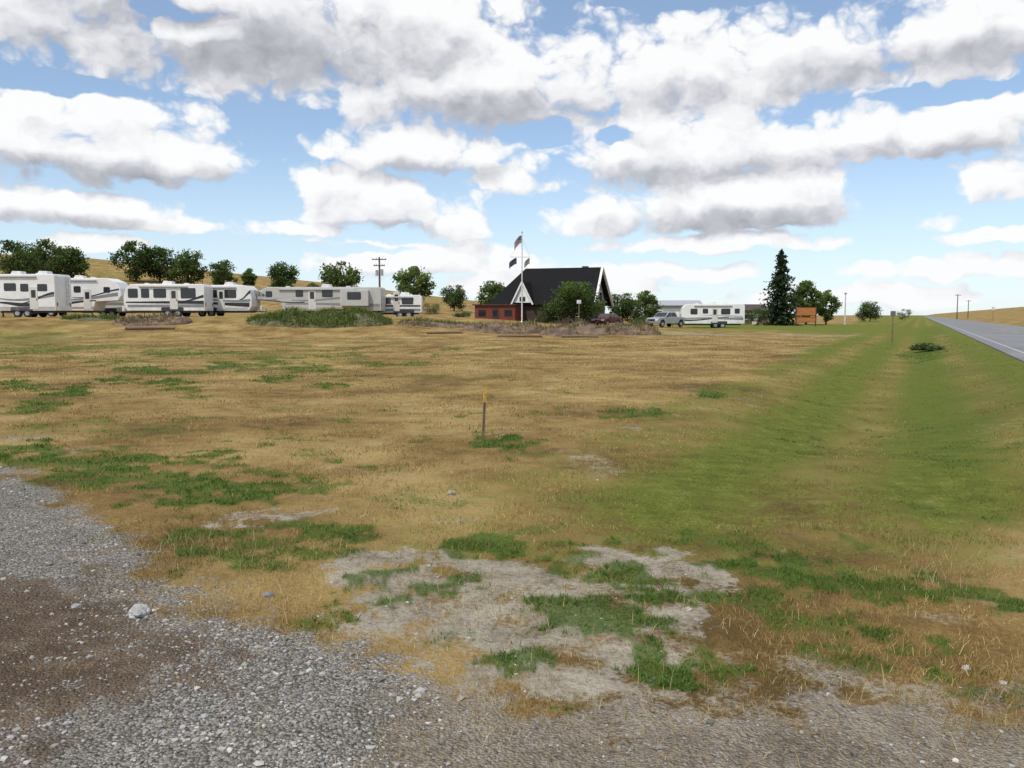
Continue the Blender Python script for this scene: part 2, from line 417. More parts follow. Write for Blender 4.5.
# ------------------------------------------------------------------ gravel stones
ib = bmesh.new(); bmesh.ops.create_icosphere(ib, subdivisions=1, radius=1)
ICO_V = np.array([v.co[:] for v in ib.verts]); ICO_F = np.array([[v.index for v in f.verts] for f in ib.faces]); ib.free()
x, y = scatter(190000, 1.9, 13, 43)
k = masks(x, y)
prob = S(.35,.9,k['gravel'])*(.04+.96*k['loose']**1.3)*(1-.85*k['dirt'])+.03*S(.3,.6,k['soil'])+.002
prob *= .25+.75*S(.35,.62,fbm(x*2.5,y*2.5,77,3))
keep = rng.uniform(0,1,len(x)) < prob*.7
x, y = x[keep], y[keep]; n = len(x); r = np.hypot(x, y)
sz = np.clip(np.exp(rng.normal(math.log(.0050), .5, n)), .0025, .02)*np.clip(.7+.06*r, .8, 1.3)
q = rng.uniform(.65, 1.35, (n, len(ICO_V), 1))
V = ICO_V[None]*q*(sz[:, None]*rng.uniform(.7,1.3,(n,3))*np.array([1,1,.65]))[:, None, :]
th = rng.uniform(0, 6.28, n); c_, s_ = np.cos(th)[:,None], np.sin(th)[:,None]
V = np.stack([V[...,0]*c_-V[...,1]*s_, V[...,0]*s_+V[...,1]*c_, V[...,2]], -1)
V = V+np.stack([x, y, H(x,y)+sz*.15], 1)[:, None, :]
base = np.clip(rng.normal(.31,.10,n), .10, .6)
tint = base[:,None]*np.array([1,.945,.865])*rng.uniform(.94,1.06,(n,3))
stone_m = attr_mat('crushed_stone', .9, 0)
F = (ICO_F[None]+(np.arange(n)*len(ICO_V))[:,None,None]).reshape(-1,3)
o = np_mesh('gravel', V.reshape(-1,3), F, stone_m, tint=np.repeat(tint, len(ICO_V), 0)); o['kind'] = 'stuff'

def rock(px, py, wpx, label, tone, seed):
    c = G(px, py); rr = wpx*c[1]/FPX/2
    bm = bmesh.new(); bmesh.ops.create_icosphere(bm, subdivisions=3, radius=1)
    rn = random.Random(seed); o3 = Vector((rn.uniform(0,50), rn.uniform(0,50), rn.uniform(0,50)))
    from mathutils import noise as mn
    for v in bm.verts:
        d = v.co.normalized(); k = 1+.45*mn.noise(d*1.3+o3)+.12*mn.noise(d*4+o3)
        v.co = Vector((d.x*k*rr*1.05, d.y*k*rr*.8, d.z*k*rr*.6))
    me = bpy.data.meshes.new('rock'); bm.to_mesh(me); bm.free()
    me.materials.append(mat('rock_face', tone, .9, 0, .3, 14, .5))
    o = link(bpy.data.objects.new('rock', me)); o.location = (c[0], c[1], Hs(*c)+rr*.25); o.rotation_euler = (0,0,rn.uniform(0,6))
    return tag(o, label, 'rock')
rock(140, 612, 25, 'pale fist sized rock lying at the edge of the brown dirt in the gravel', (.44,.43,.41), 1)
rock(76, 604, 9, 'small grey stone on brown dirt left of the pale fist sized rock', (.34,.33,.31), 2)
rock(268, 596, 12, 'grey stone where the gravel meets the dry grass, near the green weeds', (.28,.27,.26), 3)
rock(966, 669, 10, 'small whitish stone on the dry grass at the far right', (.5,.48,.44), 4)
rock(1003, 684, 8, 'small pale stone at right edge, closest to the green weeds in the corner', (.42,.4,.36), 5)
rock(452, 494, 10, 'low tan stone lying in the middle of the dry field', (.34,.30,.23), 6)
rock(688, 614, 8, 'little beige stone beside the bare soil right of centre', (.4,.36,.29), 7)

# ------------------------------------------------------------------ common materials
M = {}
M['white'] = mat('white_rv_fibreglass', (.76,.755,.735), .4, var=.07, scale=.8, dirt=.5)
M['grey_rv'] = mat('beige_grey_rv_fibreglass', (.46,.45,.42), .4, var=.07, scale=.8, dirt=.4)
M['cream'] = mat('cream_rv_fibreglass', (.62,.60,.55), .4, var=.06, scale=.8, dirt=.4)
M['black'] = mat('black_decal', (.025,.025,.03), .4, var=.2)
M['grey'] = mat('grey_decal', (.22,.22,.23), .45, var=.1)
M['silver'] = mat('silver_decal', (.42,.42,.43), .4, var=.1)
M['tan'] = mat('tan_decal', (.38,.28,.18), .5, var=.1)
M['glass'] = mat('dark_tinted_glass', (.018,.02,.024), .08, var=.3, scale=1.5, spec=.6)
M['frame'] = mat('black_window_frame', (.04,.04,.042), .5)
M['rubber'] = mat('tyre_rubber', (.025,.025,.025), .9)
M['steel'] = mat('galvanised_steel', (.42,.43,.44), .45, .6, var=.15)
M['dark_metal'] = mat('dark_chassis_metal', (.035,.035,.037), .6)
M['ac'] = mat('roof_unit_plastic', (.66,.66,.64), .5)
M['wood'] = mat('weathered_wood', (.17,.12,.075), .85, var=.35, scale=4, bump=.4, stretch=(6,6,.8))
M['pole'] = mat('creosoted_pole_wood', (.09,.065,.045), .9, var=.3, scale=4, stretch=(6,6,.5))
M['lamp_w'] = mat('headlight_lens', (.75,.76,.78), .15)
M['lamp_r'] = mat('red_lamp_lens', (.35,.02,.02), .2)
M['bark'] = mat('tree_bark', (.085,.065,.05), .95, var=.35, scale=5, bump=.6, stretch=(2,2,.6))
M['leaf'] = attr_mat('leaf_foliage', .6, .4)

# ------------------------------------------------------------------ vehicles
def wheel(par, x, y, r, w=.24, side=-1):
    mb = MB(); mb.tube([(x,y-w/2,r),(x,y-w/2+.03,r),(x,y+w/2-.03,r),(x,y+w/2,r)], [r*.9,r,r,r*.9], 20)
    t = mb.build('wheel', M['rubber'], par)
    yy = y+side*(w/2+.004)
    MB().tube([(x,yy,r),(x,yy-side*.06,r)], [r*.55,r*.62], 16).build('rim', M['steel'], t)
def rrect(x0, x1, z0, z1, c=.07):
    p = []
    for cx, cz, a0 in ((x1-c,z0+c,-90),(x1-c,z1-c,0),(x0+c,z1-c,90),(x0+c,z0+c,180)):
        for k in range(4): a = R(a0+30*k); p.append((cx+c*math.cos(a), cz+c*math.sin(a)))
    return p
def window(par, x, z, w, h, y):
    f = MB().prism(rrect(x-w/2-.05, x+w/2+.05, z-h/2-.05, z+h/2+.05, .1), y-.02, y+.05).build('window', M['frame'], par)
    g = MB().prism(rrect(x-w/2, x+w/2, z-h/2, z+h/2), y-.028, y).build('pane', M['glass'], f)
def band(x0, x1, za, zb, th0, th1, bow=0, n=14):
    up = []; lo = []
    for i in range(n+1):
        t = i/n; xx = x0+(x1-x0)*t; zz = za+(zb-za)*t*t*(3-2*t)+bow*math.sin(math.pi*t); th = th0+(th1-th0)*t
        up.append((xx, zz+th/2)); lo.append((xx, zz-th/2))
    return lo+up[::-1]
def camper(name, label, group, px0, px1, Y, top, rz, kind, nose, skin, wins, door, bands, slide=None, acs=(.45,), ladder=None, zoff=0, wheels=2, awning=True):
    x0, x1 = XX(px0, Y), XX(px1, Y); L = (x1-x0)/math.cos(rz); cx = (x0+x1)/2; W = 2.45
    z0 = Hs(cx, Y)+zoff; Ht = ZZ(top, Y)-z0
    root = empty(name, (cx, Y+W/2, z0), rz, label, 'camper trailer', group)
    b = .55
    if kind == 'fifth':
        P = [(-L/2,b),(L/2-2.7,b),(L/2-2.45,b+.85),(L/2-.35,b+.95),(L/2-.02,b+1.45),(L/2-.12,Ht-.95),(L/2-.5,Ht-.35),(L/2-1.3,Ht),(-L/2+.12,Ht),(-L/2,Ht-.18)]
    else:
        P = [(-L/2,b),(L/2-.3,b),(L/2-.03,b+.4),(L/2,Ht-1.2),(L/2-.18,Ht-.45),(L/2-.6,Ht-.04),(L/2-1.2,Ht),(-L/2+.15,Ht),(-L/2,Ht-.2)]
    if nose < 0: P = [(-x, z) for x, z in P][::-1]
    MB().prism(P, -W/2, W/2).build('body', skin, root, bevel=.05, smooth=False)
    ys = -W/2
    fx = lambda f: -L/2+f*L
    for (f, z, w, h) in wins: window(root, fx(f), z, w, h, ys)
    if door:
        f, w = door
        d = MB().prism(rrect(fx(f)-w/2, fx(f)+w/2, b+.15, b+2.0, .06), ys-.025, ys+.03).build('door', M['cream'], root)
        MB().prism(rrect(fx(f)-w*.28, fx(f)+w*.28, b+1.1, b+1.75, .05), ys-.032, ys-.02).build('door_window', M['glass'], d)
        MB().box((fx(f)+w*.38, ys-.04, b+.95), (.05,.04,.14)).build('handle', M['dark_metal'], d)
        MB().box((fx(f), ys-.25, .35), (w,.4,.04)).build('step', M['dark_metal'], root)
    for i, (ck, poly) in enumerate(bands):
        MB().prism([(fx(f), z) for f, z in poly], ys-.006-.002*i, ys+.02).build('decal', M[ck], root)
    if slide:
        f, w, z0s, z1s = slide
        so = MB().box((fx(f), ys-.28, (z0s+z1s)/2), (w,.6,z1s-z0s)).build('slide_out', skin, root, bevel=.03)
        window(so, fx(f), (z0s+z1s)/2+.2, w*.45, .6, ys-.58)
    for i in range(wheels):
        wx = (-.1 if kind == 'travel' else -.12)*L*nose+(i-.5*(wheels-1))*.86
        wheel(root, wx, ys+.16, .36); wheel(root, wx, -ys-.16, .36, side=1)
    wx = (-.1 if kind == 'travel' else -.12)*L*nose
    MB().prism(rrect(wx-.98, wx+.98, b-.02, b+.32, .14), ys-.012, ys+.02).build('wheel_arch', M['dark_metal'], root)
    MB().box((0 if kind == 'travel' else -nose*1.2, 0, b-.09), (L-(.8 if kind == 'travel' else 3.2), W-.5, .16)).build('chassis', M['dark_metal'], root)
    for a in acs:
        MB().prism([(fx(a)-.5,Ht-.02),(fx(a)+.5,Ht-.02),(fx(a)+.42,Ht+.27),(fx(a)-.3,Ht+.3)], -.4, .4).build('air_conditioner', M['ac'], root, bevel=.04)
    MB().box((fx(.72), .2, Ht+.06), (.4,.4,.14)).build('roof_vent', M['ac'], root, bevel=.02)
    MB().box((fx(.25), -.3, Ht+.05), (.36,.36,.12)).build('roof_vent', M['ac'], root, bevel=.02)
    if awning:
        MB().tube([(fx(.2), ys-.09, Ht-.22),(fx(.8), ys-.09, Ht-.22)], .07, 8).build('awning', M['silver'], root)
    if kind == 'fifth':
        for s in (-1, 1):
            jx = nose*(L/2-2.95)
            MB().box((jx, s*(W/2-.35), .43), (.1,.1,.74)).box((jx, s*(W/2-.35), .03), (.25,.25,.06)).build('jack', M['dark_metal'], root)
    else:
        MB().tube([(nose*(L/2-.2),-.5,b-.05),(nose*(L/2+1.0),0,b-.08)], .05).tube([(nose*(L/2-.2),.5,b-.05),(nose*(L/2+1.0),0,b-.08)], .05).build('hitch', M['dark_metal'], root)
        MB().tube([(nose*(L/2+.45),0,b-.05),(nose*(L/2+.45),0,b+.42)], .17, 12).build('propane_tank', M['ac'], root, bevel=.03)
        MB().tube([(nose*(L/2+.9),0,.0),(nose*(L/2+.9),0,b+.2)], .035).build('jack', M['dark_metal'], root)
    ex = -nose*(L/2)
    for s in (-1,1):
        MB().box((ex-nose*.015, s*.95, b+.55), (.04,.12,.3)).build('tail_light', M['lamp_r'], root)
    if ladder:
        mb = MB()
        for s in (-.18,.18): mb.tube([(ex-nose*.08, .5+s, b+.4),(ex-nose*.08, .5+s, Ht+.05)], .02, 6)
        for k2 in range(7): mb.tube([(ex-nose*.08,.32,b+.6+k2*.32),(ex-nose*.08,.68,b+.6+k2*.32)], .016, 6)
        mb.build('ladder', M['steel'], root)
    return root
grp = 'camper trailers parked in a row along the campground'
camper('camper_trailer', 'white fifth wheel camper with black and grey swooshes, cut off by the left edge', grp, -34, 58, 72, 274, R(-3), 'fifth', -1, M['white'],
       [(.50,2.55,.95,.55),(.66,2.5,.6,.55),(.86,2.5,.75,.5)], (.76,.7),
       [('black', band(.36,.72,1.25,1.0,.12,.42,.0)),('grey', band(.36,.99,1.6,1.9,.10,.30,-.25)),('black', band(.55,.99,1.15,2.05,.06,.2,-.1)),('silver', band(.3,.99,.78,.78,.25,.25))], acs=(.5,.8), ladder=True)
camper('camper_trailer', 'white fifth wheel with dark swooshes, half hidden behind the leftmost camper', grp, 0, 121, 80, 278, R(2), 'fifth', 1, M['white'],
       [(.52,2.55,.8,.5),(.64,2.55,.55,.5),(.88,2.5,.5,.45)], (.72,.7),
       [('black', band(.4,.79,1.1,1.5,.35,.1,.0)),('grey', band(.45,.97,1.65,2.1,.08,.35,-.2)),('black', band(.6,.98,1.8,2.55,.05,.16,-.15)),('tan', band(.3,.77,.82,.82,.2,.2))], acs=(.62,))
camper('camper_trailer', 'small white camper glimpsed behind, just right of the two leftmost fifth wheels', grp, 92, 130, 84, 286, R(0), 'travel', 1, M['cream'],
       [(.75,2.0,.7,.5)], None, [('grey', band(.05,.95,1.3,1.3,.3,.3))], acs=(.4,), awning=False)
camper('camper_trailer', 'white travel trailer with row of black windows and black lower stripe', grp, 124, 204, 75, 284, R(2), 'travel', -1, M['white'],
       [(.12,2.1,.75,.7),(.27,2.1,.6,.7),(.45,2.1,1.0,.7),(.80,2.1,1.2,.8)], (.62,.68),
       [('black', band(.03,.99,1.3,1.3,.12,.30,.0)),('grey', band(.05,.99,.98,1.0,.22,.28,.0)),('black', band(.66,.99,1.45,1.85,.05,.25,-.15))], acs=(.5,))
camper('camper_trailer', 'white square ended camper with grey swooshes right of the black windowed trailer', grp, 176, 253, 78, 285, R(-2), 'travel', 1, M['white'],
       [(.5,2.1,.6,.6),(.72,2.1,1.0,.65)], (.60,.62),
       [('black', band(.38,.97,1.25,1.1,.15,.4,.0)),('grey', band(.38,.98,1.65,1.5,.08,.28,-.12)),('silver', band(.3,.95,.75,.75,.22,.22)),('black', band(.84,.985,1.6,2.3,.06,.3,-.1))], acs=(.66,))
camper('camper_trailer', 'long beige grey fifth wheel behind the weedy dirt mound', grp, 254, 382, 79, 287, R(-2), 'fifth', -1, M['grey_rv'],
       [(.12,2.1,.5,.45),(.36,2.15,.6,.5),(.58,2.15,.9,.55)], (.46,.7),
       [('silver', band(.03,.45,1.75,2.1,.3,.06,-.1)),('black', band(.03,.40,1.62,1.35,.06,.10,-.1)),('grey', band(.25,.99,1.2,1.05,.1,.3,.05)),('grey', band(.3,.68,1.55,1.75,.05,.2,-.1)),('tan', band(.30,.99,.78,.78,.16,.16))], slide=(.80,2.6,1.0,2.45), acs=(.55,))
camper('camper_trailer', 'small white trailer with dark windows at the right end of the camper row', grp, 377, 421, 82, 295, R(3), 'travel', -1, M['white'],
       [(.2,1.7,.75,.5),(.68,1.7,1.0,.6)], (.43,.6), [('black', band(.03,.97,1.2,1.2,.16,.16)),('grey', band(.03,.97,.8,.8,.26,.26))], acs=(.6,), zoff=-.15)
camper('camper_trailer', 'white travel trailer with grey swoosh parked beside the silver pickup', None, 683, 745, 104, 304, R(-6), 'travel', -1, M['white'],
       [(.2,2.05,.75,.6),(.38,2.1,.55,.5),(.70,2.05,1.0,.6),(.88,2.1,.5,.5)], (.53,.7),
       [('grey', band(.03,.98,1.2,1.15,.12,.32,.06)),('black', band(.03,.75,1.0,1.4,.2,.06,-.1)),('silver', band(.35,.97,1.55,1.4,.05,.2,.1))], acs=(.5,), zoff=-.05)

def arch(cx, r, b):
    return [(cx+r*math.cos(a), b+max(0, r*math.sin(a))) for a in [math.pi*k/10 for k in range(11)]][::-1]
def auto(name, label, cat, loc, rz, paint, kind):
    root = empty(name, loc, rz, label, cat)
    b = .5 if kind == 'pickup' else .32
    L, W = (5.7, 1.98) if kind == 'pickup' else (4.6, 1.8)
    r = .40 if kind == 'pickup' else .33
    xf, xr = L/2-.95, -L/2+1.15
    if kind == 'pickup':
        top = [(L/2,.62),(L/2-.02,.95),(L/2-.15,1.12),(1.25,1.22),(-L/2+.03,1.2)]
        cab = [(1.35,1.19),(.62,1.84),(-.75,1.87),(-1.05,1.19)]
    else:
        top = [(L/2,.45),(L/2-.04,.66),(L/2-.3,.8),(.95,.92),(-1.5,.95),(-L/2+.05,.9)]
        cab = [(1.1,.9),(.3,1.42),(-.85,1.44),(-1.75,.93)]
    P = [(-L/2,b)]+[(x,z) for x,z in arch(xr, r+.1, b-.05)]+[(x,z) for x,z in arch(xf, r+.1, b-.05)]+[(L/2-.05,b)]+top+[(-L/2,.9 if kind=='pickup' else .7)]
    body = MB().prism(P, -W/2, W/2).build('body', paint, root, bevel=.03)
    zt = cab[1][1]; zb = cab[0][1]
    tp = lambda z: .97-.17*(z-zb)/(zt-zb)
    MB().prism(cab, -W/2, W/2, tp).build('cab', paint, root, bevel=.04)
    zm0, zm1 = zb+.1, zt-.1
    def side(x0, x1, x2, x3, nm='side_window'):
        for s in (-1, 1):
            pts = [(x0, s*(W/2*tp(zm0)+.012), zm0),(x1, s*(W/2*tp(zm0)+.012), zm0),(x2, s*(W/2*tp(zm1)+.012), zm1),(x3, s*(W/2*tp(zm1)+.012), zm1)]
            MB().slab(pts, .01*s).build(nm, M['glass'], root)
    if kind == 'pickup':
        side(.25,1.08,.55,.25); side(-.85,.15,.15,-.65)
    else:
        side(-.3,.85,.25,-.3); side(-1.4,-.4,-.4,-.85)
    for (a, c, nm, sg) in ((cab[0], cab[1], 'windscreen', 1), (cab[3], cab[2], 'rear_window', -1)):
        d = Vector((c[0]-a[0], c[1]-a[1])); nv = Vector((d.y, -d.x)).normalized()
        if nv.x*sg < 0: nv = -nv
        q = []
        for t, sgn in ((.12,-1),(.12,1),(.9,1),(.9,-1)):
            zz = a[1]+d.y*t; q.append((a[0]+d.x*t+nv.x*.015, sgn*W/2*tp(zz)*.88, zz+nv.y*.015))
        MB().slab(q, .01).build(nm, M['glass'], root)
    for s in (-1,1):
        for xx in (xf, xr): wheel(root, xx, s*(W/2-.14), r, .24, s)
        MB().box((L/2-.02, s*(W/2-.26), .88 if kind=='pickup' else .64), (.08,.36,.2 if kind=='pickup' else .13)).build('headlight', M['lamp_w'], root, bevel=.02)
        MB().box((-L/2+.0, s*(W/2-.15), .95 if kind=='pickup' else .76), (.06,.2,.3 if kind=='pickup' else .14)).build('tail_light', M['lamp_r'], root, bevel=.02)
        MB().box((cab[0][0]-.15, s*(W/2+.1), zb+.14), (.12,.22,.2)).build('mirror', M['dark_metal'], root, bevel=.02)
    MB().box((L/2+.02,0,.56 if kind=='pickup' else .42), (.12,W-.1,.2)).build('bumper', M['steel'] if kind=='pickup' else paint, root, bevel=.03)
    MB().box((-L/2-.03,0,.56 if kind=='pickup' else .45), (.12,W-.1,.2)).build('bumper', M['steel'] if kind=='pickup' else paint, root, bevel=.03)
    MB().box((L/2,0,.88 if kind=='pickup' else .6), (.05,W-.95,.24 if kind=='pickup' else .12)).build('grille', M['frame'], root)
    if kind == 'pickup':
        MB().box((-1.95,0,1.215), (1.6,W-.35,.02)).build('bed', M['dark_metal'], root)
    return root
silver_paint = mat('silver_car_paint', (.42,.43,.45), .3, .4, var=.05)
red_paint = mat('dark_red_car_paint', (.12,.02,.02), .3, 0, var=.08)
px = XX(667, 103)
auto('pickup_truck', 'silver pickup truck parked left of the white travel trailer near the lodge', 'pickup truck', (px,103.5,Hs(px,103.5)), R(180+42), silver_paint, 'pickup')
px = XX(607, 103)
auto('parked_car', 'dark red car parked in front of the lodge, right of the round tree', 'car', (px,103,Hs(px,103)), R(235), red_paint, 'car')

# ------------------------------------------------------------------ buildings
M['shingle'] = mat('black_roof_shingle', (.010,.010,.011), .9, var=.35, scale=6, bump=.3, stretch=(1,1,3), spec=.2)
M['redwall'] = mat('red_brown_board_wall', (.165,.032,.02), .8, var=.25, scale=3, stretch=(4,4,.5))
M['trim'] = mat('white_painted_trim', (.74,.74,.72), .6, var=.08)
M['gablewall'] = mat('dark_brown_gable_boards', (.05,.033,.026), .8, var=.3, stretch=(5,5,.5))
M['palewall'] = mat('pale_gable_boards', (.30,.285,.26), .8, var=.15, stretch=(5,5,.5))
bx = XX(553, 110)
lod = empty('lodge', (bx, 112, Hs(bx,112)-.15), R(-20), 'steep black roofed lodge with white gable trim and red walls', 'building')
mb = MB()
mb.slab([(-7.4,-4.7,2.5),(6.9,-4.7,2.5),(6.6,0,7.3),(-3.7,0,7.3)], .18)
mb.slab([(6.9,4.7,2.5),(-7.4,4.7,2.5),(-3.7,0,7.3),(6.6,0,7.3)], .18)
mb.slab([(-7.4,4.7,2.5),(-7.4,-4.7,2.5),(-3.7,0,7.3)], .18)
roof = mb.build('roof', M['shingle'], lod)
MB().box((4.2,.9,6.9), (.7,.7,1.2)).build('chimney', M['gablewall'], roof)
MB().box((-.4,0,1.3), (12.9,8.4,2.6)).build('wall', M['gablewall'], lod)
MB().add([(6.1,-4.2,2.62),(6.1,4.2,2.62),(6.1,0,6.9),(5.9,-4.2,2.62),(5.9,4.2,2.62),(5.9,0,6.9)], [(0,1,2),(5,4,3),(0,2,5,3),(1,4,5,2),(0,3,4,1)]).build('gable_wall', M['palewall'], lod)
for s in (-1,1):
    MB().tube([(6.98,s*4.78,2.4),(6.7,0,7.3)], .2, 4).build('gable_trim', M['trim'], lod)
for yy in (-1.3, 1.3):
    w = MB().box((6.12,yy,3.6), (.08,1.5,1.3)).build('window', M['trim'], lod); MB().box((6.15,yy,3.6), (.06,1.25,1.05)).build('pane', M['glass'], w)
w = MB().box((6.12,0,5.1), (.08,1.0,.9)).build('window', M['trim'], lod); MB().box((6.15,0,5.1), (.06,.8,.7)).build('pane', M['glass'], w)
DX = -2.45
dm = MB().add([(DX-1.2,-4.85,2.75),(DX+1.2,-4.85,2.75),(DX,-4.85,5.15),(DX-1.2,-1,2.75),(DX+1.2,-1,2.75),(DX,-1,5.15)], [(0,1,2),(5,4,3),(0,3,4,1)]).build('dormer_wall', M['trim'], lod)
MB().slab([(DX-1.42,-5.0,2.55),(DX,-5.0,5.35),(DX,-.6,5.35),(DX-1.42,-.6,2.55)][::-1], .12).slab([(DX+1.42,-5.0,2.55),(DX,-5.0,5.35),(DX,-.6,5.35),(DX+1.42,-.6,2.55)], .12).build('dormer_roof', M['shingle'], lod)
for s in (-1,1):
    MB().tube([(DX+s*1.45,-5.05,2.5),(DX,-5.05,5.35)], .13, 4).build('gable_trim', M['trim'], dm)
MB().box((DX,-4.88,3.2), (.75,.04,.55)).build('pane', M['glass'], dm)
MB().box((-5.3,-5.75,1.2), (5.4,3.0,2.4)).build('wing_wall', M['redwall'], lod)
MB().box((-5.3,-5.75,2.47), (5.9,3.5,.14)).build('wing_roof', M['gablewall'], lod)
for xx in (-7.0,-3.5):
    w = MB().box((xx,-7.26,1.45), (1.05,.06,.85)).build('window', M['gablewall'], lod); MB().box((xx,-7.30,1.45), (.88,.04,.68)).build('pane', M['glass'], w)
d = MB().box((-5.2,-7.27,1.02), (.95,.06,2.0)).build('door', M['gablewall'], lod); MB().box((-5.2,-7.31,1.4), (.6,.03,.8)).build('pane', M['glass'], d)
for xx in (1.5,4.4):
    w = MB().box((xx,-4.23,1.5), (1.5,.06,1.1)).build('window', M['trim'], lod); MB().box((xx,-4.27,1.5), (1.25,.04,.88)).build('pane', M['glass'], w)

def house(px0, px1, Y, eave_py, top_py, rz, wallc, roofc, label, wins):
    x0, x1 = XX(px0,Y), XX(px1,Y); L = x1-x0; cx = (x0+x1)/2; z0 = Hs(cx,Y); he = ZZ(eave_py,Y)-z0; hr = ZZ(top_py,Y)-z0; D = 7
    rt = empty('house', (cx,Y+D/2,z0), rz, label, 'building')
    MB().box((0,0,he/2), (L,D,he)).build('wall', wallc, rt)
    MB().prism([(-D/2-.3,he-.15),(D/2+.3,he-.15),(D/2+.3,he),(0,hr),(-D/2-.3,he)], -L/2-.3, L/2+.3).build('roof', roofc, rt).rotation_euler = (0,0,R(90))
    for f in wins:
        w = MB().box((-L/2+f*L,-D/2-.02,he*.55), (1.3,.06,1.0)).build('window', M['trim'], rt); MB().box((-L/2+f*L,-D/2-.06,he*.55), (1.05,.04,.78)).build('pane', M['glass'], w)
    d = MB().box((-L/2+.5*L,-D/2-.025,1.05), (.95,.05,2.1)).build('door', M['trim'], rt)
    MB().box((-L/2+.5*L+.35,-D/2-.07,1.0), (.06,.05,.14)).build('handle', M['dark_metal'], d)
    return rt
grey_wall = mat('grey_siding', (.32,.33,.34), .7, stretch=(.3,.3,6)); grey_roof = mat('pale_metal_roof', (.42,.43,.45), .5, .2, stretch=(5,1,1))
brown_wall = mat('brown_siding', (.13,.09,.06), .8); brown_roof = mat('brown_shingles', (.07,.05,.045), .9, bump=.3)
house(652, 702, 165, 305, 300, 0, grey_wall, grey_roof, 'low grey house with pale metal roof seen above the pickup truck', (.15,.8))
house(742, 768, 142, 310, 304, 0, brown_wall, brown_roof, 'small brown shed between the white travel trailer and the tall spruce', (.2,))

# ------------------------------------------------------------------ trees
def leafcloud(P, size, seed, flat=.0):
    n = len(P); g = np.random.default_rng(seed)
    a = g.normal(size=(n,3)); a /= np.linalg.norm(a, axis=1)[:,None]
    b = g.normal(size=(n,3)); b[:,2] *= (1-flat); b -= a*(a*b).sum(1)[:,None]; b /= np.linalg.norm(b, axis=1)[:,None]
    s = size*g.uniform(.6,1.3,n)[:,None]
    V = np.stack([P-a*s, P-b*s*.55, P+a*s, P+b*s*.55], 1).reshape(-1,3)
    return V, np.arange(4*n).reshape(-1,4)
TC = {'dark': (.078,.122,.030), 'mid': (.105,.16,.038), 'light': (.15,.21,.056), 'shrub': (.085,.125,.036)}
def tree(px, Y, top, wpx, kind, label, seed, group=None, name='broadleaf_tree', low=.25, n=80):
    x = XX(px,Y); z0 = Hs(x,Y); h = ZZ(top,Y)-z0; w = wpx*Y/FPX
    g = np.random.default_rng(seed)
    rt = empty(name, (x,Y,z0), 0, label, 'shrub' if name == 'shrub' else 'tree', group)
    cz = h*(low+1)/2; rz_ = h*(1-low)/2
    C = []
    lob = g.uniform(0,6.28,4)
    while len(C) < n:
        u = g.uniform(-1,1,3)
        rr = np.linalg.norm(u)
        th = math.atan2(u[1],u[0])
        lim = .86+.16*math.sin(2*th+lob[0]+3*u[2])+.14*math.sin(3*th+lob[1]-4*u[2])
        if rr < lim and rr > g.uniform(.1,.7): C.append((u[0]*w/2*(1-.2*max(0,u[2])), u[1]*w/2, cz+u[2]*rz_))
    C = np.array(C)
    per = 56; cr = .108*max(w, h*.5)
    off = g.normal(size=(n,per,3))*.60*cr*np.array([1,1,.75])
    P = (C[:,None,:]+off).reshape(-1,3); P[:,2] = np.maximum(P[:,2], .1); P[:,2] = np.minimum(P[:,2], h*1.0+g.uniform(-.3,.05,len(P)))
    V, F = leafcloud(P, np.clip(.032*h,.06,.27), seed)
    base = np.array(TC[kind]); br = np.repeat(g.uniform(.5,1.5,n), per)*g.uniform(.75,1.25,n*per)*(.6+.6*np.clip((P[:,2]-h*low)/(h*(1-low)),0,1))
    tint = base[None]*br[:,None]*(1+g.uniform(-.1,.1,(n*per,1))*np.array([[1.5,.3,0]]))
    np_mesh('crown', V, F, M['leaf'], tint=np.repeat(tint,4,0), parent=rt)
    mb = MB(); tr = max(.03,.022*h)
    mb.tube([(0,0,-.2),(.02*h,0,h*.2),(-.01*h,.02*h,h*.5),(.01*h,0,h*.82)], [tr*1.35,tr,tr*.65,tr*.15], 8)
    for c in C[g.choice(n, min(9,n), replace=False)]:
        s0 = h*g.uniform(.18,.5); mid = (c[0]*.45,c[1]*.45,(s0+c[2])/2+.05*h)
        mb.tube([(0,0,s0),mid,tuple(c)], [tr*.5,tr*.32,tr*.08], 5)
    mb.build('trunk', M['bark'], rt, smooth=True)
    return rt
hg_ = 'trees at the foot of the dry hill'
tree(22,170,241,46,'dark','dark leafy tree above the leftmost camper, nearest the left edge',1,hg_,low=.05)
tree(48,182,240,36,'dark','dark leafy tree in the middle of the far left clump of three',2,hg_,low=.05)
tree(71,172,245,38,'dark','dark leafy tree at right of the far left clump of three',3,hg_,low=.05)
tree(137,190,241,36,'dark','tallest dark tree at left of the hillside trio above the travel trailer',4,hg_,low=.05)
tree(161,194,245,36,'dark','dark tree in the middle of the hillside trio above the travel trailer',5,hg_,low=.05)
tree(189,186,249,36,'dark','dark tree at right of the hillside trio above the travel trailer',6,hg_,low=.05)
tree(224,180,260,28,'dark','small dark tree alone on the slope right of the hillside trio',7,hg_,low=.06)
tree(250,186,268,14,'mid','very small tree between two lone trees on the dry hill slope',8,hg_,low=.15)
tree(283,175,262,30,'dark','compact dark tree above the beige grey camper roof',9,hg_,low=.12)
tree(340,140,262,40,'mid','green open crowned tree above the long beige grey camper',10,None,low=.2,n=64)
tree(313,160,283,20,'dark','small bush like tree left of the green open crowned tree',11,None,low=.1)
tree(414,130,265,38,'light','light green tree right of the utility pole, above the small white trailer',12,None,low=.2,n=64)
tree(454,150,285,28,'dark','small dark round tree between the light green tree and the lodge',13,None,low=.1)
tree(430,122,303,26,'shrub','dark shrub right behind the small white trailer',14,None,'shrub',low=.05,n=40)
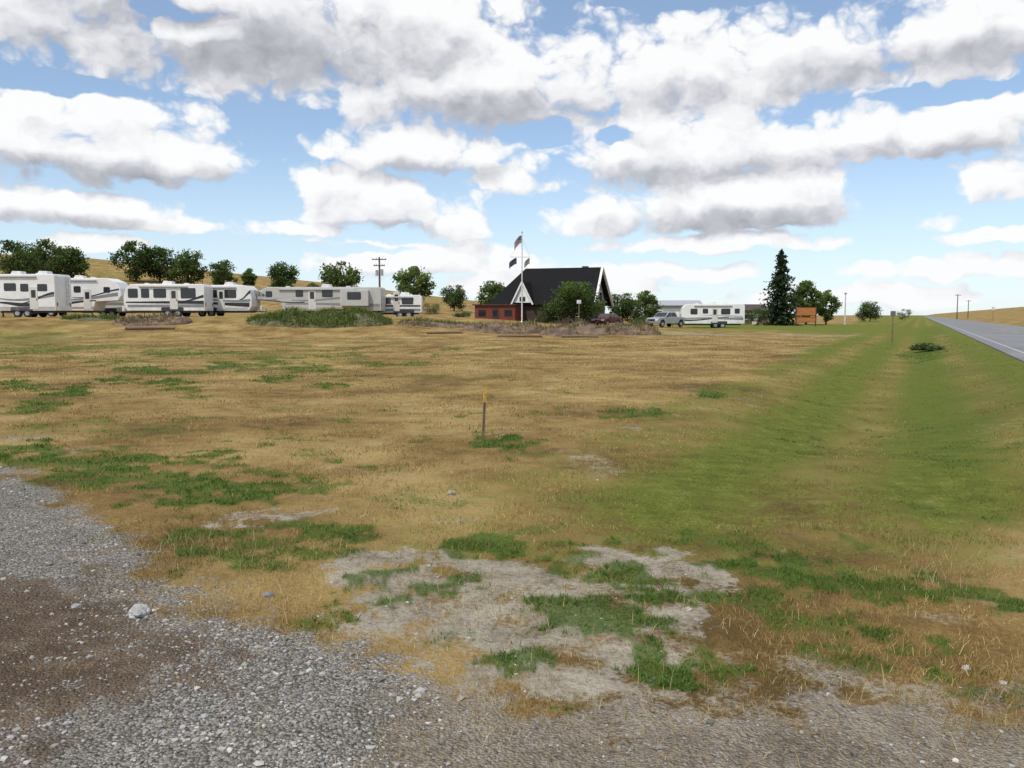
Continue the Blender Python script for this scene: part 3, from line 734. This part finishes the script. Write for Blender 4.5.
tree(495,142,281,32,'mid','green tree peeking from behind the left slope of the lodge roof',15,None,low=.15)
tree(573,99,282,58,'dark','dense dark round tree in front of the lodge',16,None,low=.06,n=130)
tree(622,124,293,32,'dark','dark bushy tree just right of the lodge',17,None,low=.05)
tree(645,128,291,30,'mid','green bushy tree above the hood of the pickup truck',18,None,low=.05)
tree(806,135,280,28,'mid','green tree standing right beside the tall spruce',19,None,low=.15)
tree(826,138,290,22,'mid','smaller green tree right of the brown orange sign',20,None,low=.12)
tree(870,185,301,26,'dark','low dark tree alone near the far end of the lawn',21,None,low=.08)
tree(757,128,307,22,'shrub','shrub beside the rear of the white travel trailer',22,None,'shrub',low=.05,n=40)
tree(463,105,312,22,'shrub','low shrub left of the red walled wing of the lodge',23,None,'shrub',low=.05,n=36)
tree(640,101,316,22,'shrub','low shrub left of the pickup truck by the dirt piles',24,None,'shrub',low=.05,n=36)
tree(545,101,313,20,'shrub','low shrub against the lodge between the flagpole and the round tree',26,None,'shrub',low=.05,n=36)
tree(905,230,309,16,'shrub','tiny distant bush near the highway on the horizon',25,None,'shrub',low=.05,n=30)
tree(927,41,344,30,'shrub','added low shrub standing in for the dark dip in the ditch left of the highway',27,None,'shrub',low=.02,n=36)  # added bush shape that stands in for the dark dip in the ditch
def spruce(px, Y, top, wpx, label, seed):
    x = XX(px,Y); z0 = Hs(x,Y); h = ZZ(top,Y)-z0; w = wpx*Y/FPX; g = np.random.default_rng(seed)
    rt = empty('spruce_tree', (x,Y,z0), 0, label, 'tree')
    P = []; br = []
    lean_ = g.uniform(0,6.28,30)
    for i in range(54):
        f = (i+.5)/54; z = h*(.03+.97*f)
        rad_ = w/2*(1-f)**.62*(1 if f > .12 else .88)*g.uniform(.74,1.18)
        for k in range(max(5,int(17*(1-f)+4))):
            a = g.uniform(0,6.28); rr = rad_*g.uniform(.5,1.08)*(1+.15*math.sin(a*2+lean_[i//3])); b = g.uniform(.55,1.5)
            for q in np.linspace(.2,1,7):
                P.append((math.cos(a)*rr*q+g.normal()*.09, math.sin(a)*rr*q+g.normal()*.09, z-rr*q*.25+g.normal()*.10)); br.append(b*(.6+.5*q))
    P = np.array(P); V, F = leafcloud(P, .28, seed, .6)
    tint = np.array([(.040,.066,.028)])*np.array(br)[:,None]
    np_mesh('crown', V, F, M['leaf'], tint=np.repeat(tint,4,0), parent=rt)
    MB().tube([(0,0,-.2),(0,0,h*.5),(0,0,h*.99)], [.24,.14,.02], 8).build('trunk', M['bark'], rt)
spruce(780,130,251,46,'tall dark spruce rising right of the white travel trailer',50)

# ------------------------------------------------------------------ dirt piles
def pile_mat(n, c):
    return mat(n, c, .95, var=.5, scale=1.6, bump=1.0)
PB = pile_mat('heaped_brown_dirt', (.145,.098,.065)); PG = pile_mat('heaped_weedy_dirt', (.10,.095,.042))
def mound(px0, px1, Y, top, depth, m, label, seed, rough=.5, weeds=0, wcol=None, cover=(.36,.56)):
    x0, x1 = XX(px0,Y), XX(px1,Y); L = x1-x0; cx = (x0+x1)/2; z0 = Hs(cx,Y); h = ZZ(top,Y)-z0
    nx, ny = 110, 40
    u, v = np.meshgrid(np.linspace(-1,1,nx), np.linspace(-1,1,ny))
    X = u*L/2; Yv = v*depth/2
    e = np.clip(1-np.abs(u)**2.4-v**2, 0, 1)**.7
    b = .45+1.1*(fbm(X*.35+seed*7, Yv*.45+seed, 200+seed, 3)-.35)
    fine = (fbm(X*2.2+seed, Yv*2.2, 230+seed, 3)-.5)*rough
    Z = h*e*(b+fine*.8)+(e > 0)*.04-(1-np.minimum(1,e*6))*.35
    Z = Z*(h/max(Z.max(), .01))
    gz_ = H((X+cx).ravel(), (Yv+Y).ravel()).reshape(X.shape)-z0
    V = np.stack([X, Yv, Z+gz_], -1).reshape(-1,3)
    i, j = np.meshgrid(np.arange(ny-1), np.arange(nx-1), indexing='ij')
    F = np.stack([i*nx+j, i*nx+j+1, (i+1)*nx+j+1, (i+1)*nx+j], -1).reshape(-1,4)
    o = np_mesh('dirt_pile', V, F, m, smooth=True); o.location = (cx,Y,z0)
    tag(o, label, 'dirt pile')
    if weeds:
        g = np.random.default_rng(seed)
        idx = g.integers(0, len(V), weeds*4)
        cl = fbm(V[idx,0]*.8+seed, V[idx,1]*.8, 260+seed, 3)
        ok = (Z.ravel()[idx] > .03)&(cl > g.uniform(*cover,len(idx))); idx = idx[ok][:weeds]; cl = cl[ok][:weeds]; n = len(idx)
        p = V[idx]+g.normal(size=(n,3))*np.array([.08,.08,0])
        pal = np.array(wcol or [(.085,.145,.026),(.12,.185,.04),(.06,.105,.02),(.19,.18,.06)])
        t = pal[g.choice(len(pal), n)]*(g.uniform(.7,1.25,n)*(.5+1.1*cl))[:,None]
        blades('weed_cover', p[:,0], p[:,1], p[:,2], g.uniform(.08,.45,n)*np.clip(.4+2.2*(cl-.36),.3,1.3), g.uniform(.04,.09,n), t, weed_m, .5, parent=o)
    return o
mound(246,394,66,309,6,PG,'long dirt mound overgrown with green weeds before the beige grey camper',1,.8,8500,None,(.28,.48))
mound(112,192,67,315,4,PB,'low brown dirt pile in front of the black windowed travel trailer',2,.6,500,[(.18,.13,.06),(.10,.10,.04)])
mound(60,122,70,318,3,PG,'flat weedy dirt heap in front of the second camper from left',3,.5,700)
mound(396,470,66,322,4,PB,'brown dirt pile at the left end of the rubble before the lodge',4,.7,500,[(.19,.14,.06),(.10,.12,.03)])
mound(462,546,64,322,4,PB,'brown dirt pile at the foot of the flagpole',5,.8,350,[(.19,.14,.06),(.10,.12,.03)])
mound(538,612,62,321,4,PB,'lumpy brown dirt pile in front of the dark round tree',6,.8,350,[(.19,.14,.06),(.10,.12,.03)])
mound(596,662,63,323,4,PB,'brown dirt pile at the right end of the rubble, below the pickup truck',7,.7,350,[(.19,.14,.06),(.10,.12,.03)])
def log(px, py, Y, L, rz, tilt, label, r=.09):
    x, y, z = at(px, py, Y)
    o = MB().tube([(-L/2,0,0),(-L/6,.04,.02),(L/6,-.03,.03),(L/2,.03,0)], [r,r*.95,r*.85,r*.7], 8).build('log', M['wood'])
    o.location = (x,y,Hs(x,y)+r*.8); o.rotation_euler = (0,tilt,rz); return tag(o, label, 'log')
log(520,334,59,3.2,R(12),0,'thin weathered log lying before the flagpole dirt pile')
log(580,334,58.5,2.6,R(-20),0,'short weathered log lying before the lumpy dirt pile')
log(445,333,60,2.8,R(30),0,'weathered log lying before the leftmost rubble pile by the lodge')
log(150,331,62,3.5,R(4),0,'long weathered log lying before the low brown dirt pile',.13)

# ------------------------------------------------------------------ poles, flags, signs, stake
def utility(px, Y, top, label, detail=True, grp_=None):
    x = XX(px,Y); z0 = Hs(x,Y); h = ZZ(top,Y)-z0
    rt = empty('utility_pole', (x,Y,z0), 0, label, 'utility pole', grp_)
    MB().tube([(0,0,-.2),(0,0,h)], [.17,.11], 10).build('pole', M['pole'], rt)
    for k, dz in enumerate((.35,1.2) if detail else (.4,)):
        a = MB().box((0,-.14,h-dz), (2.0-.4*k,.1,.13)).build('crossarm', M['pole'], rt)
        for xx in (-.9+.2*k,-.4,.4,.9-.2*k):
            MB().tube([(xx,-.14,h-dz+.07),(xx,-.14,h-dz+.17),(xx,-.14,h-dz+.24)], [.03,.06,.03], 8).build('insulator', M['steel'], a)
    if detail:
        MB().tube([(.32,-.05,h-2.6),(.32,-.05,h-1.75),(.32,-.05,h-1.68)], [.24,.24,.17], 12).build('transformer', M['steel'], rt)
        MB().tube([(-.36,-.05,h-2.6),(-.36,-.05,h-1.85),(-.36,-.05,h-1.8)], [.2,.2,.14], 12).build('transformer', M['steel'], rt)
utility(380,120,257,'wooden utility pole with crossarms and transformers behind the camper row')
utility(957,270,294,'distant utility pole by the highway, left one of two',False)
utility(968,330,300,'distant utility pole by the highway, right one of two',False)
x = XX(522,96); z0 = Hs(x,96); h = ZZ(233,96)-z0
fp = empty('flagpole', (x,96,z0), 0, 'tall white flagpole with a yardarm in front of the lodge', 'flagpole')
polew = mat('white_pole_paint', (.6,.6,.6), .4)
MB().tube([(0,0,-.1),(0,0,h)], [.09,.045], 12).build('pole', polew, fp)
MB().tube([(0,0,h),(0,0,h+.05),(0,0,h+.13),(0,0,h+.18)], [.03,.09,.09,.02], 10).build('finial', M['steel'], fp)
yz = ZZ(257,96)-z0
MB().tube([(-1.3,0,yz),(.9,0,yz)], .035, 8).build('yardarm', polew, fp)
for s in (-1.3,.9): MB().tube([(s,0,yz),(0,0,h-.6)], .012, 5).build('stay', M['steel'], fp)
MB().tube([(0,0,-.05),(0,0,.12)], [.3,.22], 12).build('base', M['steel'], fp)
def flag_mat(name, stripes, c1, c2, hh):
    m, t, b = new_mat(name); tc = t.node('ShaderNodeTexCoord'); sx = t.node('ShaderNodeSeparateXYZ'); t.L(tc.outputs['Object'], sx.inputs[0])
    if stripes:
        f = t.m('FRACT', t.m('MULTIPLY', sx.outputs[2], 6.5/hh)); f = t.m('LESS_THAN', f, .5)
    else: f = t.step(t.noise(tc.outputs['Object'], 2), .35, .65)
    t.L(t.mix(f, c1, c2), b.inputs['Base Color']); b.inputs['Roughness'].default_value = .8
    return m
def cloth(name, w, hh, m, dirx, droop, par=None, wf=1, hf=1, off=0):
    nx, nz = 16, 10; V = []
    for k in range(nz+1):
        for i in range(nx+1):
            u = i/nx*wf; v = k/nz*hf*hh+(hh-hf*hh if off else 0)
            xx = dirx*(u*w*.85); V.append((xx, .12*math.sin(u*7)*u+(-.015 if off else 0), v-hh/2-droop*u*u*w+.05*math.sin(u*9)*u))
    F = [(k*(nx+1)+i, k*(nx+1)+i+1, (k+1)*(nx+1)+i+1, (k+1)*(nx+1)+i) for k in range(nz) for i in range(nx)]
    me = bpy.data.meshes.new(name); me.from_pydata(V, [], F); me.materials.append(m)
    for p in me.polygons: p.use_smooth = True
    return link(bpy.data.objects.new(name, me), par)
us = cloth('flag', .95, .85, flag_mat('striped_flag_cloth', True, (.34,.33,.34), (.17,.02,.03), .85), -1, .9)
us.location = (x-.06,95.95,z0+h-.7); tag(us, 'small red and white striped flag with blue canton at the top of the flagpole', 'flag')
cm, ct, cb = new_mat('starred_canton_cloth')
tcn = ct.node('ShaderNodeTexCoord'); vo = ct.node('ShaderNodeTexVoronoi'); vo.inputs['Randomness'].default_value = 0; vo.inputs['Scale'].default_value = 11
ct.L(tcn.outputs['Object'], vo.inputs['Vector'])
ct.L(ct.mix(ct.m('LESS_THAN', vo.outputs['Distance'], .25), (.02,.025,.08), (.4,.4,.4)), cb.inputs['Base Color'])
cloth('canton', .95, .85, cm, -1, .9, us, wf=.45, hf=.54, off=1)
f2 = cloth('flag', 1.0, .7, flag_mat('dark_blue_flag_cloth', False, (.02,.025,.06), (.05,.055,.10), .7), -1, .6)
f2.location = (x-.6,95.95,z0+yz-.45); tag(f2, 'dark blue flag hanging from the left arm of the yardarm', 'flag')
f3 = cloth('flag', .7, .65, flag_mat('grey_flag_cloth', False, (.10,.10,.12), (.24,.23,.24), .65), -1, .8)
f3.location = (x+.85,95.95,z0+yz-.45); tag(f3, 'greyish flag hanging from the right arm of the yardarm', 'flag')

Y = 122; sx = XX(806,Y); z0 = Hs(sx,Y); zt = ZZ(307,Y)-z0
orange = mat('orange_brown_sign_wood', (.42,.15,.035), .7, var=.25, scale=3, stretch=(.6,1,6)); dbrown = mat('dark_sign_frame', (.10,.05,.03), .8)
sg = empty('wooden_sign', (sx,Y,z0), 0, 'orange brown wooden sign on two posts under the green trees by the spruce', 'sign')
for s in (-1,1): MB().box((s*1.4,0,(zt+.1)/2), (.16,.16,zt+.1)).build('post', dbrown, sg, bevel=.02)
for (a, b_) in ((zt*.55,zt-.02),(zt*.2,zt*.5)):
    bd = MB().box((0,-.1,(a+b_)/2), (2.6,.06,b_-a)).build('board', orange, sg)
    for zz in (b_-.04, a+.04): MB().box((0,-.14,zz),(2.6,.03,.07)).build('batten', dbrown, bd)
x = XX(845,140); z0 = Hs(x,140); zt = ZZ(294,140)-z0
wp = empty('white_pole', (x,140,z0), 0, 'slim white pole with cap standing on the lawn right of the trees', 'pole')
MB().tube([(0,0,-.1),(0,0,zt)], [.13,.09], 10).build('shaft', polew, wp)
MB().box((0,0,zt+.1), (.36,.3,.24)).build('cap', M['steel'], wp, bevel=.04)
def road_sign(px, top, Y, w, hh, m, label, name='road_sign'):
    x = XX(px,Y); z0 = Hs(x,Y); zt = ZZ(top,Y)-z0
    rt = empty(name, (x,Y,z0), R(-20), label, 'sign')
    MB().box((0,0,zt/2-.05), (.08,.06,zt+.1)).build('post', M['wood'], rt)
    MB().prism(rrect(-w/2,w/2,zt-hh,zt,.04), -.06, -.045).build('plate', m, rt)
M['signback'] = mat('dull_sign_back', (.12,.11,.10), .6); M['signwhite'] = mat('white_sign_face', (.55,.55,.55), .5)
road_sign(893,311,52,.30,.30,M['signback'],'thin dark marker post with small plate on the grass left of the highway')
road_sign(993,307,190,.6,.7,M['signwhite'],'small white road sign on the right side of the highway')
road_sign(579,300,94,.5,.4,M['signwhite'],'small white sign on a post in front of the dark round tree')
c = G(483,438); z0 = Hs(*c); hgt_ = ZZ(389,c[1])-z0
st = empty('survey_stake', (c[0],c[1],z0), R(15), 'weathered wooden stake with yellow top in the middle of the dry field', 'stake')
st.rotation_euler = (R(-2),R(3.5),R(20))
MB().box((0,0,hgt_*.36-.05), (.034,.022,hgt_*.72+.1)).build('shaft', M['wood'], st, bevel=.004)
MB().box((0,0,hgt_*.86), (.038,.026,hgt_*.28)).build('painted_top', mat('faded_yellow_paint', (.52,.33,.05), .7, var=.4, scale=20), st, bevel=.004)

# ------------------------------------------------------------------ world
SUN_EL, SUN_AZ = R(56), R(215)
w = bpy.data.worlds.new('World'); scene.world = w; w.use_nodes = True
nt = w.node_tree; nt.nodes.clear(); t = NT(nt)
out = t.node('ShaderNodeOutputWorld'); bg = t.node('ShaderNodeBackground'); t.L(bg.outputs[0], out.inputs[0])
sky = t.node('ShaderNodeTexSky', sky_type='NISHITA', sun_disc=False)
sky.sun_elevation = SUN_EL; sky.sun_rotation = SUN_AZ; sky.altitude = 1000; sky.air_density = 1; sky.dust_density = .6; sky.ozone_density = 2
tc = t.node('ShaderNodeTexCoord'); sep = t.node('ShaderNodeSeparateXYZ'); t.L(tc.outputs['Generated'], sep.inputs[0])
az0 = t.m('ARCTAN2', sep.outputs[0], sep.outputs[1]); el0 = t.m('ARCSINE', sep.outputs[2])
def ae(px, py):
    d = Vector(ray(px,py)).normalized(); return math.atan2(d.x,d.y), math.asin(d.z)
CL = [(290,35,340,92,64),(100,20,185,78,46),(480,95,212,62,50),(700,74,205,58,54),(870,54,145,48,44),(1000,30,125,52,48),
 (85,162,162,72,24),(185,168,60,42,17),(60,212,140,22,13),
 (385,212,116,46,17),(330,192,60,29,14),(455,228,64,23,11),(420,148,110,47,28),(530,182,54,32,13),
 (720,213,154,61,22),(620,226,98,35,14),(805,198,66,33,15),(640,152,107,51,29),(765,148,133,49,29),(905,138,133,33,19),(990,116,82,29,17),(1010,182,54,25,16),
 (930,220,26,13,9),(420,264,145,26,14),(90,246,56,12,8),(720,244,130,16,9),(560,287,125,21,11),(960,270,106,18,10),(285,231,70,12,7),(850,298,145,14,10),(1010,236,68,12,8),(680,275,90,12,8),
 (180,224,72,14,9),(500,-140,900,105,85),(1200,120,150,60,40),(-200,140,170,60,40)]
HOLES = [(45,82,85,12,11),(180,12,60,9,8),(266,194,46,30,28),(700,-2,110,9,9),(955,92,80,9,9),(540,132,44,14,15),(893,200,60,37,32),(845,255,85,9,9),(350,250,85,6,6),(505,217,24,23,19),(300,120,40,9,9),(620,135,26,9,9)]
DARK = [(250,50,245,46,45,1),(90,176,155,20,21,1),(720,224,155,19,16,.95),(650,175,122,20,20,.75),(880,66,145,22,22,.85),(420,172,112,15,18,.7),(60,219,135,10,12,.85),(980,50,105,20,24,.8),(500,115,185,28,25,.8),(390,229,102,9,10,.65),(900,150,122,12,14,.7),(770,168,122,16,16,.75),(100,42,125,28,27,.65),(680,100,120,20,18,.55)]
def blobs(az, el, lst):
    acc = None
    for b_ in lst:
        a, e = ae(b_[0], b_[1]); rx, ru, rd = b_[2]/FPX, b_[3]/FPX, b_[4]/FPX
        X = t.m('MULTIPLY_ADD', az, 1/rx, -a/rx)
        Yv = t.m('MAXIMUM', t.m('MULTIPLY_ADD', el, 1/ru, -e/ru), t.m('MULTIPLY_ADD', el, -1/rd, e/rd))
        q = t.m('MULTIPLY_ADD', Yv, Yv, t.m('MULTIPLY', X, X))
        v = t.m('SUBTRACT', 1, q)
        if len(b_) > 5: v = t.m('MULTIPLY', v, b_[5])
        acc = v if acc is None else t.m('MAXIMUM', acc, v)
    return acc
def combine(a, e, ky=1.3):
    c = t.node('ShaderNodeCombineXYZ'); t.L(a, c.inputs[0]); t.L(t.m('MULTIPLY', e, ky), c.inputs[1]); return c.outputs[0]
wn = t.noise(combine(az0, el0), 17, 3, .55, color=True, dim='2D'); ws = t.node('ShaderNodeSeparateColor'); t.L(wn, ws.inputs[0])
az = t.m('MULTIPLY_ADD', t.m('SUBTRACT', ws.outputs[0], .5), .032, az0); el = t.m('MULTIPLY_ADD', t.m('SUBTRACT', ws.outputs[1], .5), .024, el0)
side = t.m('MAXIMUM', t.step(t.m('ABSOLUTE', az0), .75, 1.0), t.step(el0, .5, .7))
den_ = t.m('ADD', sep.outputs[2], .14)
cq = t.node('ShaderNodeCombineXYZ'); t.L(t.m('DIVIDE', sep.outputs[0], den_), cq.inputs[0]); t.L(t.m('DIVIDE', sep.outputs[1], den_), cq.inputs[1])
gen = t.m('MULTIPLY', t.m('SUBTRACT', t.noise(cq.outputs[0], 1.4, 4, .55, dim='2D'), .45), 4)
def density(a, e):
    b_ = t.m('MAXIMUM', blobs(a, e, CL), -.8)
    hl = t.m('MAXIMUM', blobs(a, e, HOLES), 0)
    b_ = t.m('SUBTRACT', b_, t.m('MULTIPLY', hl, 1.2))
    b_ = t.m('ADD', t.m('MULTIPLY', b_, t.m('SUBTRACT', 1, side)), t.m('MULTIPLY', gen, side))
    P = combine(a, e)
    f = t.m('MULTIPLY', t.m('SUBTRACT', t.noise(P, 8, 7, .54, dim='2D'), .5), 1.7)
    vo = t.node('ShaderNodeTexVoronoi', voronoi_dimensions='2D'); t.L(P, vo.inputs['Vector']); vo.inputs['Scale'].default_value = 15; vo.inputs['Detail'].default_value = 3; vo.inputs['Roughness'].default_value = .52; vo.inputs['Lacunarity'].default_value = 2.2
    p = t.m('MULTIPLY', t.m('SUBTRACT', .5, vo.outputs['Distance']), 1.05)
    return t.m('ADD', t.m('ADD', b_, f), t.m('ADD', p, .12))
D0 = density(az, el)
D1 = density(t.m('ADD', az, -.007), t.m('ADD', el, .020))
alpha = t.step(D0, -.20, .36)
dark = t.m('MAXIMUM', blobs(az, el, DARK), 0)
lit = t.m('MULTIPLY_ADD', t.m('SUBTRACT', D0, D1), .30, .82)
lit = t.m('SUBTRACT', lit, t.m('MULTIPLY', dark, .44))
lit = t.m('SUBTRACT', lit, t.m('MULTIPLY', t.step(D0, .6, 1.7), .10))
cc = t.ramp(lit, [(.12,(.37,.375,.415)),(.42,(.55,.56,.605)),(.7,(.86,.865,.885)),(.9,(1,1,1))])
skyc = t.mix(1, sky.outputs[0], (.138,.144,.146), 'MULTIPLY')
haze = t.m('MULTIPLY_ADD', t.step(el0, .22, -.01), .48, .15)
skyc = t.mix(haze, skyc, (.75,.87,.99))
cc = t.mix(t.m('MULTIPLY', t.step(el0, .12, 0), .4), cc, (.92,.95,.98))
fin = t.mix(t.m('MULTIPLY', alpha, .97), skyc, cc)
below = t.step(el0, -.02, -.06)
fin = t.mix(below, fin, (.2,.17,.12))
t.L(fin, bg.inputs[0]); bg.inputs[1].default_value = 1.0
try:
    w.cycles.sampling_method = 'MANUAL'; w.cycles.sample_map_resolution = 256
except Exception: pass
sl = bpy.data.lights.new('sun', 'SUN'); sl.energy = 2.9; sl.angle = R(1.0); sl.color = (1,.95,.86)
so = link(bpy.data.objects.new('sun', sl))
sd = Vector((math.sin(SUN_AZ)*math.cos(SUN_EL), math.cos(SUN_AZ)*math.cos(SUN_EL), math.sin(SUN_EL)))
so.rotation_euler = sd.to_track_quat('Z', 'Y').to_euler(); so.location = (0,0,50)

# ------------------------------------------------------------------ camera
cd = bpy.data.cameras.new('camera'); cd.sensor_width = 36; cd.lens = FPX/1024*36; cd.clip_end = 20000; cd.clip_start = .05
co = link(bpy.data.objects.new('camera', cd)); co.location = (0,0,CAMZ); co.rotation_euler = (math.pi/2-PITCH,0,0)
scene.camera = co
scene.view_settings.view_transform = 'Standard'; scene.view_settings.look = 'None'; scene.view_settings.exposure = 0
